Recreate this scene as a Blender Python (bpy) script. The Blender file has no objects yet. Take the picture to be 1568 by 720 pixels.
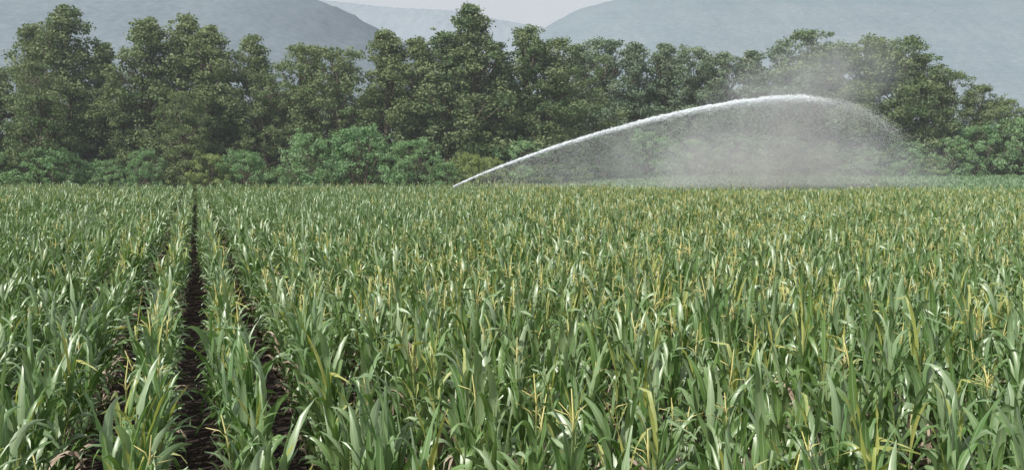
import bpy, math, random
import numpy as np
from mathutils import Vector
scene=bpy.context.scene
rad=math.radians
rng=np.random.default_rng(7)
random.seed(7)

# ------------------------------------------------------------ helpers
def link(o,parent=None):
    scene.collection.objects.link(o)
    if parent: o.parent=parent
    return o
def poly_mesh(name,V,k,mat,attrs=None):
    n=len(V)//k
    me=bpy.data.meshes.new(name)
    me.vertices.add(n*k); me.vertices.foreach_set('co',np.ascontiguousarray(V,dtype=np.float32).ravel())
    me.loops.add(n*k); me.loops.foreach_set('vertex_index',np.arange(n*k,dtype=np.int32))
    me.polygons.add(n); me.polygons.foreach_set('loop_start',np.arange(0,n*k,k,dtype=np.int32))
    me.update(calc_edges=True)
    if attrs:
        for an,av in attrs.items():
            a=me.attributes.new(an,'FLOAT','POINT'); a.data.foreach_set('value',np.ascontiguousarray(av,dtype=np.float32))
    if mat: me.materials.append(mat)
    return me
class MB:
    def __init__(s): s.v=[];s.f=[];s.m=[];s.a=[];s.t=[]
    def vert(s,p,across=1.0,tint=0.5):
        s.v.append(tuple(p)); s.a.append(across); s.t.append(tint); return len(s.v)-1
    def face(s,ids,m): s.f.append(ids); s.m.append(m)
    def tube(s,pts,rads,n,m,tint=0.5,cap=True):
        rings=[]
        for i,p in enumerate(pts):
            d=(pts[min(i+1,len(pts)-1)]-pts[max(i-1,0)]).normalized()
            u=d.cross(Vector((1,0,0)) if abs(d.x)<.8 else Vector((0,1,0))).normalized(); w=d.cross(u)
            rings.append([s.vert(p+(u*math.cos(2*math.pi*j/n)+w*math.sin(2*math.pi*j/n))*rads[i],1,tint) for j in range(n)])
        for a,b in zip(rings,rings[1:]):
            for j in range(n): s.face((a[j],a[(j+1)%n],b[(j+1)%n],b[j]),m)
        if cap and n>2: s.face(tuple(rings[-1]),m); s.face(tuple(reversed(rings[0])),m)
    def mesh(s,name,mats,smooth=True):
        me=bpy.data.meshes.new(name); me.from_pydata(s.v,[],s.f)
        for m in mats: me.materials.append(m)
        me.polygons.foreach_set('material_index',s.m)
        if smooth: me.polygons.foreach_set('use_smooth',[True]*len(s.f))
        a=me.attributes.new('across','FLOAT','POINT'); a.data.foreach_set('value',s.a)
        a=me.attributes.new('tint','FLOAT','POINT'); a.data.foreach_set('value',s.t)
        me.update(); return me

class NT:
    def __init__(s,name):
        s.mat=bpy.data.materials.new(name); s.mat.use_nodes=True; s.t=s.mat.node_tree; s.t.nodes.clear()
        s.out=s.t.nodes.new('ShaderNodeOutputMaterial')
    def n(s,typ,**kw):
        nd=s.t.nodes.new(typ)
        for k,v in kw.items(): setattr(nd,k,v)
        return nd
    def l(s,a,b): s.t.links.new(a,b)
    def val(s,x,sock):
        if isinstance(x,(int,float)): sock.default_value=x
        elif isinstance(x,tuple): sock.default_value=(*x,1) if len(x)==3 else x
        else: s.l(x,sock)
    def mix(s,f,a,b,mode='MIX'):
        nd=s.n('ShaderNodeMix',data_type='RGBA',blend_type=mode)
        s.val(f,nd.inputs[0]); s.val(a,nd.inputs[6]); s.val(b,nd.inputs[7]); return nd.outputs[2]
    def math(s,op,a,b=0.0,clamp=False):
        nd=s.n('ShaderNodeMath',operation=op,use_clamp=clamp); s.val(a,nd.inputs[0]); s.val(b,nd.inputs[1]); return nd.outputs[0]
    def attr(s,name): return s.n('ShaderNodeAttribute',attribute_name=name).outputs['Fac']
    def maprange(s,x,a,b,c=0.0,d=1.0):
        nd=s.n('ShaderNodeMapRange'); s.val(x,nd.inputs[0])
        for i,v in enumerate((a,b,c,d)): nd.inputs[1+i].default_value=v
        return nd.outputs[0]
    def noise(s,vec,scale,detail=3):
        nd=s.n('ShaderNodeTexNoise'); s.l(vec,nd.inputs['Vector']); nd.inputs['Scale'].default_value=scale; nd.inputs['Detail'].default_value=detail
        return nd.outputs['Fac']
    def princ(s,col,rough,spec=0.5):
        p=s.n('ShaderNodeBsdfPrincipled'); s.val(col,p.inputs['Base Color']); s.val(rough,p.inputs['Roughness'])
        p.inputs['Specular IOR Level'].default_value=spec; return p
    def pos(s): return s.n('ShaderNodeNewGeometry').outputs['Position']

def leaf_mat(name,c1,c2,c3,rough,spec,transl,midrib=None,patch=None,tcol=(1.25,1.35,.7)):
    m=NT(name); r=m.n('ShaderNodeObjectInfo').outputs['Random']; t=m.attr('tint')
    col=m.mix(r,c1,c2); col=m.mix(t,col,c3)
    nz=m.noise(m.pos(),0.12 if patch is None else patch,3)
    col=m.mix(m.maprange(nz,.35,.7),col,m.mix(1.0,col,(.76,.86,.8),'MULTIPLY'))
    if midrib:
        col=m.mix(m.maprange(m.attr('across'),.05,.16,.75,0),col,midrib)
    p=m.princ(col,rough,spec); tr=m.n('ShaderNodeBsdfTranslucent')
    m.l(m.mix(1.0,col,tcol,'MULTIPLY'),tr.inputs[0])
    mx=m.n('ShaderNodeMixShader'); mx.inputs[0].default_value=transl; m.l(p.outputs[0],mx.inputs[1]); m.l(tr.outputs[0],mx.inputs[2])
    m.l(mx.outputs[0],m.out.inputs[0]); return m.mat
def simple(name,c1,c2,scale=3,rough=.8,spec=.3,metal=0):
    m=NT(name); col=m.mix(m.maprange(m.noise(m.pos(),scale,5),.3,.7),c1,c2); p=m.princ(col,rough,spec)
    p.inputs['Metallic'].default_value=metal; m.l(p.outputs[0],m.out.inputs[0]); return m.mat

M_corn=leaf_mat('corn_leaf',(.09,.185,.045),(.145,.245,.06),(.27,.35,.20),.4,.9,.2,midrib=(.32,.39,.23),patch=.25)
M_stalk=simple('corn_stalk',(.10,.15,.04),(.15,.18,.06),6,.6)
M_tassel=simple('corn_tassel',(.48,.45,.16),(.58,.53,.24),4,.8)
M_dry=simple('dry_leaf',(.20,.14,.10),(.45,.38,.30),5,.7)
M_yel=leaf_mat('yellowing_leaf',(.38,.40,.10),(.50,.46,.15),(.44,.46,.20),.5,.5,.3)
M_treeleaf=leaf_mat('tree_leaf',(.075,.135,.06),(.16,.20,.08),(.235,.285,.145),.65,.25,.25,tcol=(1.1,1.25,.75))
M_treeleaf_haze=leaf_mat('tree_leaf_hazed',(.13,.185,.12),(.175,.22,.14),(.22,.28,.19),.7,.2,.22,tcol=(1.1,1.2,.85))  # distance haze of the far trees put into paler, cooler leaf colours
M_shrub=leaf_mat('shrub_leaf',(.16,.29,.13),(.20,.33,.15),(.28,.40,.23),.65,.25,.28)
M_shruby=leaf_mat('shrub_leaf_yellowish',(.22,.28,.10),(.24,.30,.11),(.30,.37,.16),.65,.25,.28)
M_bark=simple('bark',(.10,.08,.06),(.2,.17,.14),2,.9)
M_crop=leaf_mat('crop_leaf',(.17,.27,.14),(.21,.31,.16),(.25,.35,.21),.55,.4,.2)

# ------------------------------------------------------------ terrain
def sstep(x,a,b):
    t=np.clip((x-a)/(b-a),0,1); return t*t*(3-2*t)
def gz(x,y): return 1.4*sstep(y,90,150)*sstep(x,-30,20)
ys=np.concatenate([np.linspace(-60,200,131),np.geomspace(210,9000,30)])
xs=np.concatenate([-np.geomspace(6000,170,16),np.linspace(-150,150,76),np.geomspace(170,6000,16)])
X,Y=np.meshgrid(xs,ys); Z=gz(X,Y)
nx=len(xs); ny=len(ys)
V=np.stack([X,Y,Z],-1).reshape(-1,3).tolist()
F=[(j*nx+i,j*nx+i+1,(j+1)*nx+i+1,(j+1)*nx+i) for j in range(ny-1) for i in range(nx-1)]
me=bpy.data.meshes.new('ground'); me.from_pydata(V,[],F); me.polygons.foreach_set('use_smooth',[True]*len(F))
m=NT('soil_and_grass'); pos=m.pos()
soil=m.mix(m.noise(pos,6,6),(.020,.015,.014),(.05,.038,.033))
grass=m.mix(m.noise(pos,.5,6),(.06,.10,.035),(.11,.15,.055))
sep=m.n('ShaderNodeSeparateXYZ'); m.l(pos,sep.inputs[0])
col=m.mix(m.maprange(sep.outputs['Y'],113,117),soil,grass)
p=m.princ(col,.95,.1); b=m.n('ShaderNodeBump'); b.inputs['Strength'].default_value=.8; b.inputs['Distance'].default_value=.05
m.l(m.noise(pos,9,5),b.inputs['Height']); m.l(b.outputs[0],p.inputs['Normal']); m.l(p.outputs[0],m.out.inputs[0])
me.materials.append(m.mat); link(bpy.data.objects.new('ground',me))

# ------------------------------------------------------------ corn plants
def leaf(mb,base,az,th0,curl,L,W,mat,tint,twist=0,nseg=7,wave=.0,kink=None):
    d=Vector((math.cos(az),math.sin(az),0)); up=Vector((0,0,1)); side0=Vector((-math.sin(az),math.cos(az),0))
    p=base.copy(); prev=None
    bend=random.uniform(-.7,.7)
    for i in range(nseg+1):
        t=i/nseg; th=th0+curl*t**2.0
        if kink and t>kink: th+=1.3
        dirv=(up*math.cos(th)+d*math.sin(th)+side0*bend*t*.5).normalized()
        if i: p=p+dirv*(L/nseg)
        nrm=(d*math.cos(th)*-1+up*math.sin(th)).normalized()
        tw=twist*t
        side=(side0*math.cos(tw)+nrm*math.sin(tw)).normalized()
        nr=dirv.cross(side).normalized()
        w=W*.5*min(1,.5+2.4*t)*max(0.03,(1-t**2.4))
        wv=math.sin(t*17+az*3)*wave
        a=mb.vert(p+side*w+nr*(-w*.35+wv),1,tint); c=mb.vert(p,0,tint); b2=mb.vert(p-side*w+nr*(-w*.35-wv),1,tint)
        if prev:
            mb.face((prev[0],prev[1],c,a),mat); mb.face((prev[1],prev[2],b2,c),mat)
        prev=(a,c,b2)
def corn(seed,kind):
    # local Y runs along the row, local X across it
    random.seed(seed); mb=MB()
    H=1.70*random.uniform(.88,1.08)
    lean=Vector((random.uniform(-.05,.05),random.uniform(-.10,.10),0))
    sp=[Vector((0,0,0)),Vector((0,0,H*.5))+lean*.5,Vector((0,0,H))+lean]
    mb.tube(sp,[.016,.013,.006],5,1)
    az0=math.pi/2+random.uniform(-1.1,1.1)
    N=15
    for k in range(N):
        f=k/(N-1); z=H*(.10+.88*f)
        base=sp[0].lerp(sp[1],z/H*2) if z<H*.5 else sp[1].lerp(sp[2],(z/H-.5)*2)
        az=az0+(k%2)*math.pi+random.gauss(0,.4+.65*f)
        across=abs(math.cos(az))
        if f<.2:
            leaf(mb,base,az,random.uniform(.3,.6),random.uniform(1.6,2.2),.4,.05,3,random.random(),random.uniform(-1,1),5)
            continue
        th=(random.uniform(.20,.48)*(1-f)+random.uniform(.03,.36)*f)*(1-.25*across)
        curl=random.uniform(1.8,3.0)*(1-f)+random.uniform(.0,.8)*f
        if random.random()<.22: curl+=1.2
        kink=random.uniform(.45,.75) if random.random()<.2 else None
        L=random.uniform(.60,.84)*(1-.25*abs(f-.5)*1.6)*(1-.12*across*(1-f))
        mat=0; W=random.uniform(.085,.125)*(1-.2*f)
        if kind=='yellow' and f>.6 and random.random()<.5: mat=4; W*=.5
        if f<.45 and random.random()<.25: mat=3; W*=.6
        leaf(mb,base,az,th,curl,L,W,mat,random.random()**1.7,random.uniform(-1.5,1.5),7,.010,kink)
    if kind=='tassel':
        top=sp[2]+Vector((0,0,.20)); TH=random.uniform(.18,.30)
        mb.tube([sp[2]-Vector((0,0,.05)),top],[.006,.005],4,1)
        mb.tube([top,top+Vector((0,0,TH*.5)),top+Vector((random.uniform(-.05,.05),random.uniform(-.05,.05),TH+.08))],[.005,.009,.004],4,2)
        for j in range(random.randint(3,6)):
            a=random.uniform(0,6.28); s=random.uniform(.2,.9); b=top+Vector((0,0,random.uniform(.0,.13))); L=random.uniform(.10,.2)
            dv=Vector((math.cos(a)*s,math.sin(a)*s,1)).normalized()
            mb.tube([b,b+dv*L*.5,b+dv*L+Vector((math.cos(a)*.06,math.sin(a)*.06,-.03))],[.003,.0055,.003],3,2)
    return mb.mesh('corn_plant_%02d'%seed,[M_corn,M_stalk,M_tassel,M_dry,M_yel])
col_corn=bpy.data.collections.new('corn_plants')
NV=26
for i in range(NV):
    o=bpy.data.objects.new('corn_plant_%02d'%i,corn(i,'green' if i<14 else 'tassel' if i<20 else 'yellow')); col_corn.objects.link(o)

def scatter(name,pts,rot,scl,idx,coll):
    me=bpy.data.meshes.new(name); me.vertices.add(len(pts)); me.vertices.foreach_set('co',np.ascontiguousarray(pts,dtype=np.float32).ravel())
    a=me.attributes.new('rot','FLOAT_VECTOR','POINT'); a.data.foreach_set('vector',np.ascontiguousarray(rot,dtype=np.float32).ravel())
    a=me.attributes.new('scl','FLOAT_VECTOR','POINT'); a.data.foreach_set('vector',np.ascontiguousarray(scl,dtype=np.float32).ravel())
    a=me.attributes.new('idx','INT','POINT'); a.data.foreach_set('value',np.ascontiguousarray(idx,dtype=np.int32))
    me.update(); o=link(bpy.data.objects.new(name,me))
    ng=bpy.data.node_groups.new(name+'_scatter','GeometryNodeTree')
    ng.interface.new_socket(name='Geometry',in_out='INPUT',socket_type='NodeSocketGeometry')
    ng.interface.new_socket(name='Geometry',in_out='OUTPUT',socket_type='NodeSocketGeometry')
    gi=ng.nodes.new('NodeGroupInput'); go=ng.nodes.new('NodeGroupOutput')
    ip=ng.nodes.new('GeometryNodeInstanceOnPoints'); ci=ng.nodes.new('GeometryNodeCollectionInfo')
    ci.inputs['Collection'].default_value=coll; ci.inputs['Separate Children'].default_value=True; ci.inputs['Reset Children'].default_value=True
    ip.inputs['Pick Instance'].default_value=True
    def na(nm,ty):
        n=ng.nodes.new('GeometryNodeInputNamedAttribute'); n.data_type=ty; n.inputs['Name'].default_value=nm; return n.outputs[0]
    L=ng.links.new
    L(gi.outputs[0],ip.inputs['Points']); L(ci.outputs[0],ip.inputs['Instance'])
    L(na('idx','INT'),ip.inputs['Instance Index']); L(na('rot','FLOAT_VECTOR'),ip.inputs['Rotation']); L(na('scl','FLOAT_VECTOR'),ip.inputs['Scale'])
    L(ip.outputs[0],go.inputs[0])
    md=o.modifiers.new('scatter','NODES'); md.node_group=ng
    return o
def vnoise(x,y,s,seed):
    r=np.random.default_rng(seed); tot=np.zeros_like(x)
    for k in range(6):
        a=r.uniform(0,6.28); fr=s*r.uniform(.6,1.8); ph=r.uniform(0,6.28)
        tot+=np.sin((x*np.cos(a)+y*np.sin(a))*fr+ph)
    return tot/6**.5/1.0
AZ=rad(17.9); rd=np.array([-math.sin(AZ),math.cos(AZ)]); pd=np.array([math.cos(AZ),math.sin(AZ)])
ks=np.arange(-98,155); sp=0.175
ss=np.arange(-30,150,sp)
K,S=np.meshgrid(ks,ss,indexing='ij')
off=(.42+1.0*K)+rng.normal(0,.03,K.shape)+.05*np.sin(S*.31+K*2.1)+.02*np.sin(S*1.3+K); S2=S+rng.uniform(-.09,.09,K.shape)
x=(off*pd[0]+S2*rd[0]).ravel(); y=(off*pd[1]+S2*rd[1]).ravel()
edge=np.where(x<0,112,112-20*sstep(x,0,20))
keep=(y>1.5)&(y<edge)&(np.abs(x)<y*.56+9)&(rng.random(len(x))<.94)
keep&=~((np.hypot(x,y)<2.2))
x=x[keep];y=y[keep]; n=len(x)
nz=vnoise(x,y,.35,3)*.5+vnoise(x,y,.08,5)*.5
ptas=np.clip(.12+.50*sstep(x/(y+8),-.15,.12)*(.5+.5*sstep(y,8,26))+.24*nz,.02,.85)
tas=rng.random(n)<ptas
idx=np.where(tas,rng.integers(14,26,n),rng.integers(0,14,n))
rotz=AZ+rng.normal(0,.3,n)+math.pi*(rng.random(n)<.5)
rot=np.stack([rng.normal(0,.07,n),rng.normal(0,.05,n),rotz],-1)
hs=1.0+.05*vnoise(x,y,.25,9)+rng.normal(0,.09,n)
scl=np.stack([np.full(n,.88),np.full(n,.98),hs],-1)
scatter('corn_field',np.stack([x,y,gz(x,y)],-1),rot,scl,idx,col_corn)
print('corn',n)
col_crop=bpy.data.collections.new('crop_plants')
def crop(seed):
    random.seed(100+seed); mb=MB()
    for k in range(22):
        a=random.uniform(0,6.28)
        leaf(mb,Vector((random.uniform(-.15,.15),random.uniform(-.15,.15),random.uniform(.1,.9))),a,random.uniform(.1,.7),random.uniform(.3,1.6),random.uniform(.5,.8),.11,0,random.random(),0,4)
    return mb.mesh('crop_plant_%02d'%seed,[M_crop])
for i in range(5): col_crop.objects.link(bpy.data.objects.new('crop_plant_%02d'%i,crop(i)))
xs2,ys2=np.meshgrid(np.arange(-5,130,.55),np.arange(93,150,.5)); x=xs2.ravel()+rng.uniform(-.2,.2,xs2.size); y=ys2.ravel()+rng.uniform(-.2,.2,xs2.size)
k2=(y>np.where(x<0,114,114-20*sstep(x,0,20))); x=x[k2];y=y[k2];n=len(x)
scatter('green_crop_field',np.stack([x,y,gz(x,y)],-1),np.stack([np.zeros(n),np.zeros(n),rng.uniform(0,6.28,n)],-1),np.stack([np.full(n,1.2)]*2+[1.3+rng.normal(0,.06,n)],-1),rng.integers(0,5,n),col_crop)

# ------------------------------------------------------------ trees
def leaves_for(cl,lsize,dens,r):
    Vs=[];T=[]
    for (c,cr,flat,tint) in cl:
        nl=int(dens*cr*cr)
        d=r.normal(size=(nl,3)); d/=np.linalg.norm(d,axis=1)[:,None]
        rr=cr*(r.random(nl)**.45)*(1+.25*np.sin(d[:,0]*5+c[0]*3)*np.sin(d[:,1]*4+c[2]*2))
        P=c+d*rr[:,None]*np.array([1,1,flat])
        nn=d*.9+r.normal(size=(nl,3))*.75+np.array([0,0,.35]); nn/=np.linalg.norm(nn,axis=1)[:,None]
        h=r.normal(size=(nl,3)); u=np.cross(nn,h); u/=np.linalg.norm(u,axis=1)[:,None]; v=np.cross(nn,u)
        s=lsize*r.uniform(.6,1.3,nl)[:,None]
        q=np.stack([P+u*s,P+v*s*.55,P-u*s*.9,P-v*s*.55],1).reshape(-1,3)
        Vs.append(q); T.append(np.repeat(np.clip(tint+r.normal(0,.18,nl),0,1),4))
    return np.concatenate(Vs),np.concatenate(T)
def tree_parts(seed,kind):
    r=np.random.default_rng(seed); H=20.0; cl=[]
    if kind=='poplar': R=4.1; cb=.10; nc=150
    elif kind=='round': R=5.6; cb=.12; nc=190
    else: R=5; cb=0.02; nc=120; H=7.0
    lob=r.uniform(0,6.28,4)
    tops=[(r.normal(0,R*.35),r.normal(0,R*.35),H*r.uniform(.78,.97)) for _ in range(5)]+[(0,0,H)]
    for i in range(nc):
        zz=r.random()**.9; a=r.uniform(0,6.28)
        if kind=='poplar': pr=R*(math.sin(math.pi*min(1,zz**.62))**.65)*(1-.25*zz)+.3
        elif kind=='round': pr=R*math.sqrt(max(0,1-(abs(zz-.42)/.6)**2.2))+.1
        else: pr=R*math.sqrt(max(0,1-zz**2.2))+.1
        pr*=1+.25*math.sin(2*a+lob[0]+zz*4)+.22*math.sin(3*a+lob[1]-zz*9)
        q=math.sqrt(r.uniform(.12,1))
        z=H*(cb+(1-cb)*zz)
        cr=(r.uniform(.6,1.7) if kind!='shrub' else r.uniform(.45,1.1))*(1-.35*zz)
        cl.append((np.array([pr*q*math.cos(a),pr*q*math.sin(a),min(z,H-cr*.5)]),cr,r.uniform(.5,.85),r.random()))
    if kind!='shrub':
        for (tx,ty,tz) in tops:
            for j in range(7):
                f=j/6; cl.append((np.array([tx*f+r.normal(0,.5),ty*f+r.normal(0,.5),tz-.4-(1-f)*4]),r.uniform(.45,.95)*(1.3-.7*f),.9,r.random()))
    else:
        for i in range(45):
            a=r.uniform(0,6.28); q=r.uniform(.3,1.12); zt=H*math.sqrt(max(0,1-min(1,q)**2))*r.uniform(.85,1.12)
            cl.append((np.array([R*q*math.cos(a),R*q*math.sin(a),max(.3,zt)]),r.uniform(.3,.6),.8,r.random()))
    return r,H,cl
def make_tree(seed,kind,leafmat):
    r,H,cl=tree_parts(seed,kind)
    V,T=leaves_for(cl,.18 if kind!='shrub' else .13,95 if kind!='shrub' else 200,r)
    lm=poly_mesh(kind+'_foliage',V,4,leafmat,{'tint':T})
    random.seed(seed); mb=MB()
    if kind!='shrub':
        tr=[Vector((random.gauss(0,.25)*i*.4,random.gauss(0,.25)*i*.4,H*.9*i/6)) for i in range(7)]
        mb.tube(tr,[.42,.33,.28,.22,.16,.1,.04],7,0)
        for c,cr,_,_ in cl[::3]:
            zb=max(1.2,c[2]*.72); i=min(5,int(zb/(H*.9)*6)); b=tr[i].lerp(tr[i+1],min(1,zb/(H*.9)*6-i))
            e=Vector(c); mid=b.lerp(e,.55)+Vector((0,0,-.2)); mb.tube([b,mid,e],[.10,.06,.02],4,0)
    else:
        for c,cr,_,_ in cl[::4]:
            e=Vector(c); mb.tube([Vector((c[0]*.1,c[1]*.1,-.1)),e*.6,e],[.07,.04,.015],4,0)
    return lm,mb.mesh(kind+'_trunk',[M_bark])
VAR={}
for kind,ms,nv in (('poplar',M_treeleaf,6),('round',M_treeleaf,5),('shrub',M_shrub,5)):
    VAR[kind]=[make_tree({'poplar':10,'round':30,'shrub':50}[kind]+i,kind,ms) for i in range(nv)]
far={}
def altvar(pair,mat):
    k=(pair[0].name,mat.name)
    if k not in far:
        c=pair[0].copy(); c.materials.clear(); c.materials.append(mat); far[k]=(c,pair[1])
    return far[k]
NAMES={'poplar':'poplar_tree','round':'broadleaf_tree','shrub':'shrub'}
def place(kind,x,y,h,w=1.0,alt=None):
    v=VAR[kind][random.randrange(len(VAR[kind]))]
    if alt: v=altvar(v,alt)
    base=7.0 if kind=='shrub' else 20.0; s=h/base
    e=link(bpy.data.objects.new(NAMES[kind],None)); e.location=(x,y,float(gz(np.float64(x),np.float64(y)))-.05); e.rotation_euler=(0,0,random.uniform(0,6.28))
    e.scale=(s*w if kind!='shrub' else w,s*w if kind!='shrub' else w,s)
    link(bpy.data.objects.new('foliage',v[0]),e); link(bpy.data.objects.new('trunk',v[1]),e)
random.seed(4)
T=[('round',-66,126,17),('poplar',-62,128,22.7),('poplar',-57.4,127,24.8),('poplar',-53.6,129,20.5),('round',-58,120,17.0),('round',-50,126,16.6),
('poplar',-46.3,126,23.2),('poplar',-42.2,128,24),('poplar',-38.6,126,22.2),('poplar',-34.8,133,22.0),('round',-31.5,126,16.2),('round',-40,120,13.5),
('round',-27,129,20.2),('round',-22.4,127,19.4),('poplar',-16,127,21.6),('poplar',-12,127,20.6),('poplar',-8.6,126,21),('poplar',-5.2,126,24.4),
('poplar',-1.8,128,19.8),('poplar',2.2,128,21.8),('round',5.8,130,20.2),('round',-70,125,19),('poplar',-74,128,22),('round',-79,126,20),
]
for k,x,y,h in T: place(k,x,y,h,random.uniform(.95,1.2))
TR=[(10.6,22),(14.6,22.4),(18.6,21.8),(23.6,21.9),(27.6,21.4),(32.6,20.4),(36.6,20.6),(41.6,21.4),(45.6,23.6),(49.6,21.6),(54.6,22.8),(59,22.8),(62.6,20.0),(66.6,17.6),(71.6,15.4),(75.6,13.2),(80,11.2),(86,11),(92,12)]
for x,h in TR: place('round' if x>40 or random.random()<.4 else 'poplar',x,151+random.uniform(-1,2),h,random.uniform(.95,1.25),M_treeleaf_haze if x<44 else None)
for i in range(34):
    x=-88+i*2.9+random.uniform(-1,1); place(random.choice(['round','poplar']),x,137+random.uniform(-3,5),random.uniform(12.5,16),1.15)
for i in range(26):
    x=6+i*3.5+random.uniform(-1,1); place('round',x,162+random.uniform(-3,4),random.uniform(13,17)*(1 if x<62 else .66),1.2,M_treeleaf_haze if x<44 else None)
SH=[(-55,117.5,6.4,1.05),(-44,117.5,6.2,.6),(-36.5,118,5.8,.75),(-32,117.5,6.2,.8),(-24.5,118,8.2,.9),(-18.2,118,9,1.2),(-12,117.5,7.2,.95),(-8,116.5,4.5,.6),(-5.2,117.5,5.6,.65),(-3,118,5,.6),(-64,118,7,.9),(-49,119,5,.7),(-70,118,6,1),
(1,124,7,1),(7,132,8,1.1),(13,138,7.5,1.1),(20,144,8,1.2),(27,146,7,1.1),(34,147,7.5,1.1),(41,147,7,1.1),(47,147,6,1),(52.5,146,5.8,1),(58.5,146,6.6,1),(64,146,7.2,1.05),(70,147,9.0,1.1),(76,147,10,1.2),(83,147,10,1.2),(61,145,4,.8)]
for x,y,h,w in SH: place('shrub',x,y,h,w,M_shruby if x in(-5.2,-3,61,-36.5) else None)
for i in range(30): place('shrub',-85+i*3.1,122.5+random.uniform(-1,1),random.uniform(3.0,4.5),1,M_treeleaf)

# ------------------------------------------------------------ hills
def hill(name,px,D,depth,colA,colB,seed):
    xs=np.linspace(px[0][0],px[-1][0],260); rh=np.interp(xs,[a for a,_ in px],[b for _,b in px])
    ker=np.hanning(9); ker/=ker.sum(); rh=np.convolve(np.pad(rh,4,mode='edge'),ker,'valid')
    ts=np.linspace(0,1.6,60); X,Tt=np.meshgrid(xs,ts); RH=np.tile(rh,(len(ts),1))
    prof=np.where(Tt<1,np.sin(np.clip(Tt,0,1)*math.pi/2)**1.2,1-(Tt-1)*.6)
    Y=D-depth+Tt*depth
    N=vnoise(X,Y,.012,seed)*6+vnoise(X,Y,.035,seed+1)*1.5
    Z=RH*prof+N*np.clip(1.15-prof,.12,1)*np.clip(Tt*5,0,1)+rng.normal(0,.7,X.shape)*np.clip(Tt*5,0,1)-2
    V=np.stack([X,Y,Z],-1).reshape(-1,3).tolist(); n=len(xs)
    F=[(j*n+i,j*n+i+1,(j+1)*n+i+1,(j+1)*n+i) for j in range(len(ts)-1) for i in range(n-1)]
    me=bpy.data.meshes.new(name); me.from_pydata(V,[],F); me.polygons.foreach_set('use_smooth',[True]*len(F))
    m=NT(name+'_forest_haze'); pos=m.pos()
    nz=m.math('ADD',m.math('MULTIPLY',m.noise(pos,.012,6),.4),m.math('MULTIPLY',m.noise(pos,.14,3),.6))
    col=m.mix(m.maprange(nz,.38,.62),colA,colB); p=m.princ(col,1,0)  # aerial haze over the forest is painted in as pale blue-grey colour
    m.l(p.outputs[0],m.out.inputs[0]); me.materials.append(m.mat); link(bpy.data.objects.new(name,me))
def P(px,py,D): return ((px-784)/1500*D,(258-py)/1500*D+4)
D=1300
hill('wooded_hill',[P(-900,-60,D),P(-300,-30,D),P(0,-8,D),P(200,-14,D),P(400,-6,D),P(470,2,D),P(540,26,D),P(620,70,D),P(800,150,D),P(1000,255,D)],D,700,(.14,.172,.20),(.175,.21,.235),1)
D=2300
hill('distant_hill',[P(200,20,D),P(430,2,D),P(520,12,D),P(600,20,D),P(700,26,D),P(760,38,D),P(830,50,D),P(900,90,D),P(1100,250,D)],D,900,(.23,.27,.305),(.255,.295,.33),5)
D=1700
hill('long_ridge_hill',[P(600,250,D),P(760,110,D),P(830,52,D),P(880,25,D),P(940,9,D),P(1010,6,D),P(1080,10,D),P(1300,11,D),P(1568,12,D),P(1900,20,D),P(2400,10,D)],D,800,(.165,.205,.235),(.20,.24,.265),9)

# ------------------------------------------------------------ sprinkler cart
spr=link(bpy.data.objects.new('irrigation_sprinkler',None)); spr.location=(-5.8,98,float(gz(np.float64(-5.8),np.float64(98))))
M_steel=simple('galvanised_steel',(.35,.36,.37),(.5,.5,.5),8,.4,.5,.8); M_rub=simple('rubber',(.02,.02,.02),(.04,.04,.04),5,.8); M_red=simple('green_grey_paint',(.14,.16,.14),(.2,.22,.2),5,.5)
def part(name,fn,mat):
    mb=MB(); fn(mb); o=bpy.data.objects.new(name,mb.mesh(name,[mat])); link(o,spr)
Ve=Vector
part('riser_pipe',lambda b:b.tube([Ve((0,0,.5)),Ve((0,0,1.95))],[.07,.06],10,0),M_steel)
part('gun_barrel',lambda b:b.tube([Ve((-.25,0,1.9)),Ve((0,0,1.98)),Ve((.9,.05,2.4))],[.06,.07,.025],10,0),M_red)
part('counterweight',lambda b:b.tube([Ve((-.4,0,1.85)),Ve((-.2,0,1.92))],[.1,.1],8,0),M_steel)
part('cart_frame',lambda b:(b.tube([Ve((-1,-.7,.35)),Ve((0,0,.7)),Ve((1,-.7,.35))],[.05]*3,6,0),b.tube([Ve((-1,.7,.35)),Ve((0,0,.75)),Ve((1,.7,.35))],[.05]*3,6,0),b.tube([Ve((0,-1.8,.3)),Ve((0,0,.65))],[.05]*2,6,0)),M_steel)
def wheel(b,x,yy):
    pts=[Ve((x+.38*math.cos(a),yy,.4+.38*math.sin(a)-.0)) for a in [i*math.pi/8 for i in range(17)]]
    b.tube(pts,[.07]*17,6,0,cap=False)
    for i in range(4): b.tube([Ve((x,yy,.4)),pts[i*4]],[.02,.02],4,0)
for i,(wx,wy) in enumerate([(-1,-.7),(1,-.7),(-1,.7),(1,.7)]): part('wheel_%d'%(i+1),lambda b:wheel(b,wx,wy),M_rub)
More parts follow.
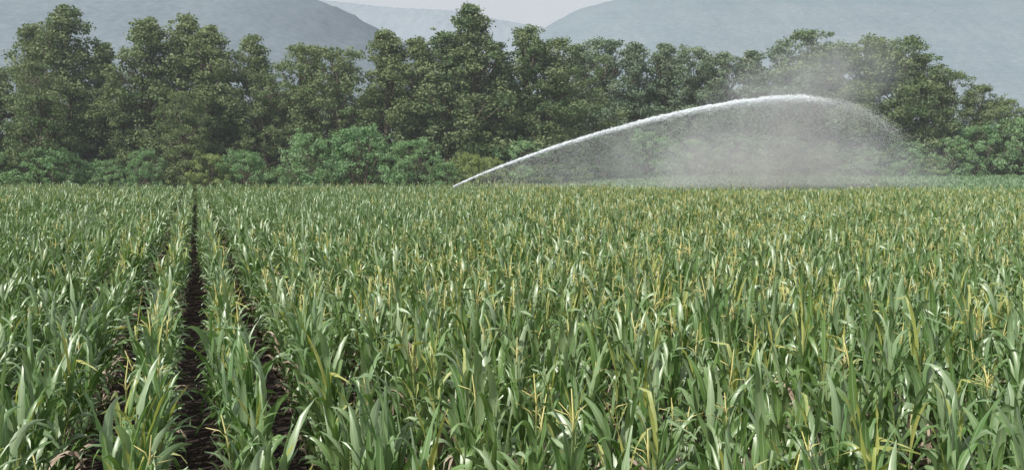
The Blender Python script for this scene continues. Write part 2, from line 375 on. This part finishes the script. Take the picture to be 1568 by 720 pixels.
# water
pts=[(695,286,98),(760,258,99),(850,225,100.5),(950,195,102),(1050,172,103.5),(1130,157,104.5),(1215,149,106),(1280,154,107),(1330,174,108),(1385,214,109)]
cx=np.array([(a-784)/1500*d for a,b,d in pts]); cy=np.array([d for a,b,d in pts]); cz=np.array([4.1+(258-b)/1500*d for a,b,d in pts])
tt=np.linspace(0,1,len(pts)); PF=[np.polyfit(tt,arr,5) for arr in (cx,cy,cz)]
def curve(s): return np.stack([np.polyval(c,s) for c in PF],-1)
def tris(P,size,stretch=None):
    n=len(P); a=rng.normal(size=(n,3)); a/=np.linalg.norm(a,axis=1)[:,None]
    h=rng.normal(size=(n,3)); b=np.cross(a,h); b/=np.linalg.norm(b,axis=1)[:,None]
    s=size*rng.uniform(.6,1.4,n)[:,None]
    if stretch is not None: a=a+stretch
    return np.stack([P+a*s,P-a*s*.5+b*s*.87,P-a*s*.5-b*s*.87],1).reshape(-1,3)
m=NT('water_spray'); d=m.n('ShaderNodeBsdfDiffuse'); d.inputs[0].default_value=(.92,.95,.97,1); t=m.n('ShaderNodeBsdfTranslucent'); t.inputs[0].default_value=(.92,.95,.97,1)
mx=m.n('ShaderNodeMixShader'); mx.inputs[0].default_value=.45; m.l(d.outputs[0],mx.inputs[1]); m.l(t.outputs[0],mx.inputs[2]); m.l(mx.outputs[0],m.out.inputs[0]); M_water=m.mat
n=76000; s=rng.random(n)**.88*.82; C=curve(s); sg=(.03+.15*s/.7)[:,None]
C=C+rng.normal(size=(n,3))*sg*np.array([1,1,.7]); C[:,2]-=np.abs(rng.normal(0,1,n))*.30*s
C[:,2]-=.3*s*np.maximum(0,np.sin(s*55+np.sin(s*23)*2))*rng.random(n)
fade=rng.random(n)<(1-sstep(s,.54,.78)**.55); C=C[fade]
jet=tris(C,.05,np.array([1.6,0,.5]))
n=5000; s=.6+.38*rng.random(n)**1.3; C=curve(s)+rng.normal(size=(n,3))*.35; C[:,2]-=rng.exponential(.6,n)
jet2=tris(C,.028)
n=190000; s=.06+.94*rng.beta(2.0,1.9,n); C=curve(s); h=C[:,2]-1.5; f=rng.beta(.8,1.3,n)
C[:,2]-=h*f; C[:,0]+=rng.normal(0,.6,n)+f*rng.normal(0,4,n)+f*1.0; C[:,1]+=rng.normal(0,.6,n)+f*rng.normal(0,4,n)
cur=tris(C,.020)
n=26000; C=np.stack([rng.normal(30,4.5,n),rng.normal(108,2,n),11.0+np.abs(rng.normal(0,3.0,n))],-1); C[:,0]+=(C[:,2]-12)*.45
up=tris(C,.016)
n=30000; C=np.stack([rng.normal(36,8,n),rng.normal(110,4,n),2+np.abs(rng.normal(0,3.6,n))],-1)
side=tris(C,.018)
sw=link(bpy.data.objects.new('water_spray',None))
link(bpy.data.objects.new('jet',poly_mesh('jet',np.concatenate([jet,jet2]),3,M_water)),sw)
link(bpy.data.objects.new('falling_droplets',poly_mesh('droplets',np.concatenate([cur,up,side]),3,M_water)),sw)
def mist_mat(name,dens,scale,ellip=None):
    m=NT(name); tc=m.n('ShaderNodeTexCoord'); mp=m.n('ShaderNodeMapping'); mp.inputs['Scale'].default_value=(1,1,.35); m.l(tc.outputs['Object'],mp.inputs[0])
    nz=m.noise(mp.outputs[0],scale,2); v=m.n('ShaderNodeVolumeScatter'); v.inputs['Color'].default_value=(.88,.96,1,1); v.inputs['Anisotropy'].default_value=-.25
    dn=m.maprange(nz,.34,.7,dens*.35,dens*1.6)
    if ellip:
        m2=m.n('ShaderNodeMapping'); m2.inputs['Scale'].default_value=tuple(1/e for e in ellip); m.l(tc.outputs['Object'],m2.inputs[0])
        vl=m.n('ShaderNodeVectorMath',operation='LENGTH'); m.l(m2.outputs[0],vl.inputs[0])
        dn=m.math('MULTIPLY',dn,m.maprange(vl.outputs['Value'],.1,.95,1,0))
    else:
        sx=m.n('ShaderNodeSeparateXYZ'); m.l(tc.outputs['Object'],sx.inputs[0])
        dn=m.math('MULTIPLY',dn,m.maprange(sx.outputs['X'],27,41,1,.1)); dn=m.math('MULTIPLY',dn,m.maprange(sx.outputs['X'],-2,12,.5,1))
    m.l(dn,v.inputs['Density']); m.l(v.outputs[0],m.out.inputs['Volume']); return m.mat
def curtain():
    mb=MB(); NS=40; NA=20; rings=[]
    for i in range(NS):
        s=.06+.96*i/(NS-1); c=curve(np.array([s]))[0]; top=c[2]+.2; bot=1.2
        wdt=(.3+5.5*s)*math.sin(math.pi*min(1,max(0.004,(i+.5)/NS)))**.6
        ring=[]
        for j in range(NA):
            a=2*math.pi*j/NA; zc=(math.cos(a)+1)/2
            ring.append(mb.vert((c[0]+(1-zc)*3*s,c[1]+math.sin(a)*wdt*(1.15-.75*zc),bot+(top-bot)*zc)))
        rings.append(ring)
    for a,b in zip(rings,rings[1:]):
        for j in range(NA): mb.face((a[j],b[j],b[(j+1)%NA],a[(j+1)%NA]),0)
    mb.face(tuple(rings[0]),0); mb.face(tuple(reversed(rings[-1])),0)
    return mb.mesh('spray_mist',[mist_mat('spray_mist',.095,.28)])
link(bpy.data.objects.new('spray_mist',curtain()),sw)
def puff(name,c,r,dens,tilt):
    mb=MB(); nu,nv=24,14; rows=[]
    for j in range(nv+1):
        th=math.pi*j/nv
        rows.append([mb.vert((r[0]*math.sin(th)*math.cos(2*math.pi*i/nu),r[1]*math.sin(th)*math.sin(2*math.pi*i/nu),r[2]*math.cos(th))) for i in range(nu)])
    for a,b in zip(rows,rows[1:]):
        for i in range(nu): mb.face((a[i],b[i],b[(i+1)%nu],a[(i+1)%nu]),0)
    o=link(bpy.data.objects.new(name,mb.mesh(name,[mist_mat(name,dens,.35,r)])),sw); o.location=c; o.rotation_euler=(0,rad(tilt),0)
puff('drifting_mist',(32,108,12.5),(14,5,6.5),.09,-18)
puff('settling_mist',(31,110,3.5),(22,7,6),.09,0)
# thin haze slab added in front of the wood to lighten its shadows
mb=MB(); x0,x1,y0,y1,z0,z1=-220,220,99,119.5,-3,60
c=[mb.vert((a,b_,z)) for z in(z0,z1) for a,b_ in((x0,y0),(x1,y0),(x1,y1),(x0,y1))]
for f in((0,3,2,1),(4,5,6,7),(0,1,5,4),(1,2,6,5),(2,3,7,6),(3,0,4,7)): mb.face(tuple(c[i] for i in f),0)
m=NT('added_haze'); v=m.n('ShaderNodeVolumeScatter'); v.inputs['Color'].default_value=(.86,.95,1,1); v.inputs['Density'].default_value=.0025; m.l(v.outputs[0],m.out.inputs['Volume'])
link(bpy.data.objects.new('haze',mb.mesh('haze',[m.mat],False)))

# ------------------------------------------------------------ light, sky, camera
w=bpy.data.worlds.new('World'); scene.world=w; w.use_nodes=True; nt=w.node_tree
bg=nt.nodes['Background']; sky=nt.nodes.new('ShaderNodeTexSky'); sky.sky_type='NISHITA'; sky.sun_disc=False
EL=46; AZS=228
sky.sun_elevation=rad(EL); sky.sun_rotation=rad(AZS); sky.air_density=1.0; sky.dust_density=4; sky.ozone_density=1
mxs=nt.nodes.new('ShaderNodeMix'); mxs.data_type='RGBA'; mxs.inputs[0].default_value=.6; mxs.inputs[7].default_value=(8.8,9.0,9.3,1)
nt.links.new(sky.outputs[0],mxs.inputs[6]); nt.links.new(mxs.outputs[2],bg.inputs[0]); bg.inputs[1].default_value=.1
sd=Vector((math.sin(rad(AZS))*math.cos(rad(EL)),math.cos(rad(AZS))*math.cos(rad(EL)),math.sin(rad(EL))))
su=bpy.data.lights.new('sun','SUN'); su.energy=5.0; su.angle=rad(.6); su.color=(1,.965,.90)
so=link(bpy.data.objects.new('sun',su)); so.rotation_euler=sd.to_track_quat('Z','Y').to_euler(); so.location=(0,0,50)
cam=bpy.data.cameras.new('camera'); cam.lens=34.4; cam.sensor_width=36; cam.clip_end=20000; cam.clip_start=.1
co=link(bpy.data.objects.new('camera',cam)); co.location=(0,0,4.1); co.rotation_euler=(rad(90-3.9),0,0); scene.camera=co
scene.view_settings.view_transform='Standard'; scene.view_settings.look='None'; scene.view_settings.exposure=0
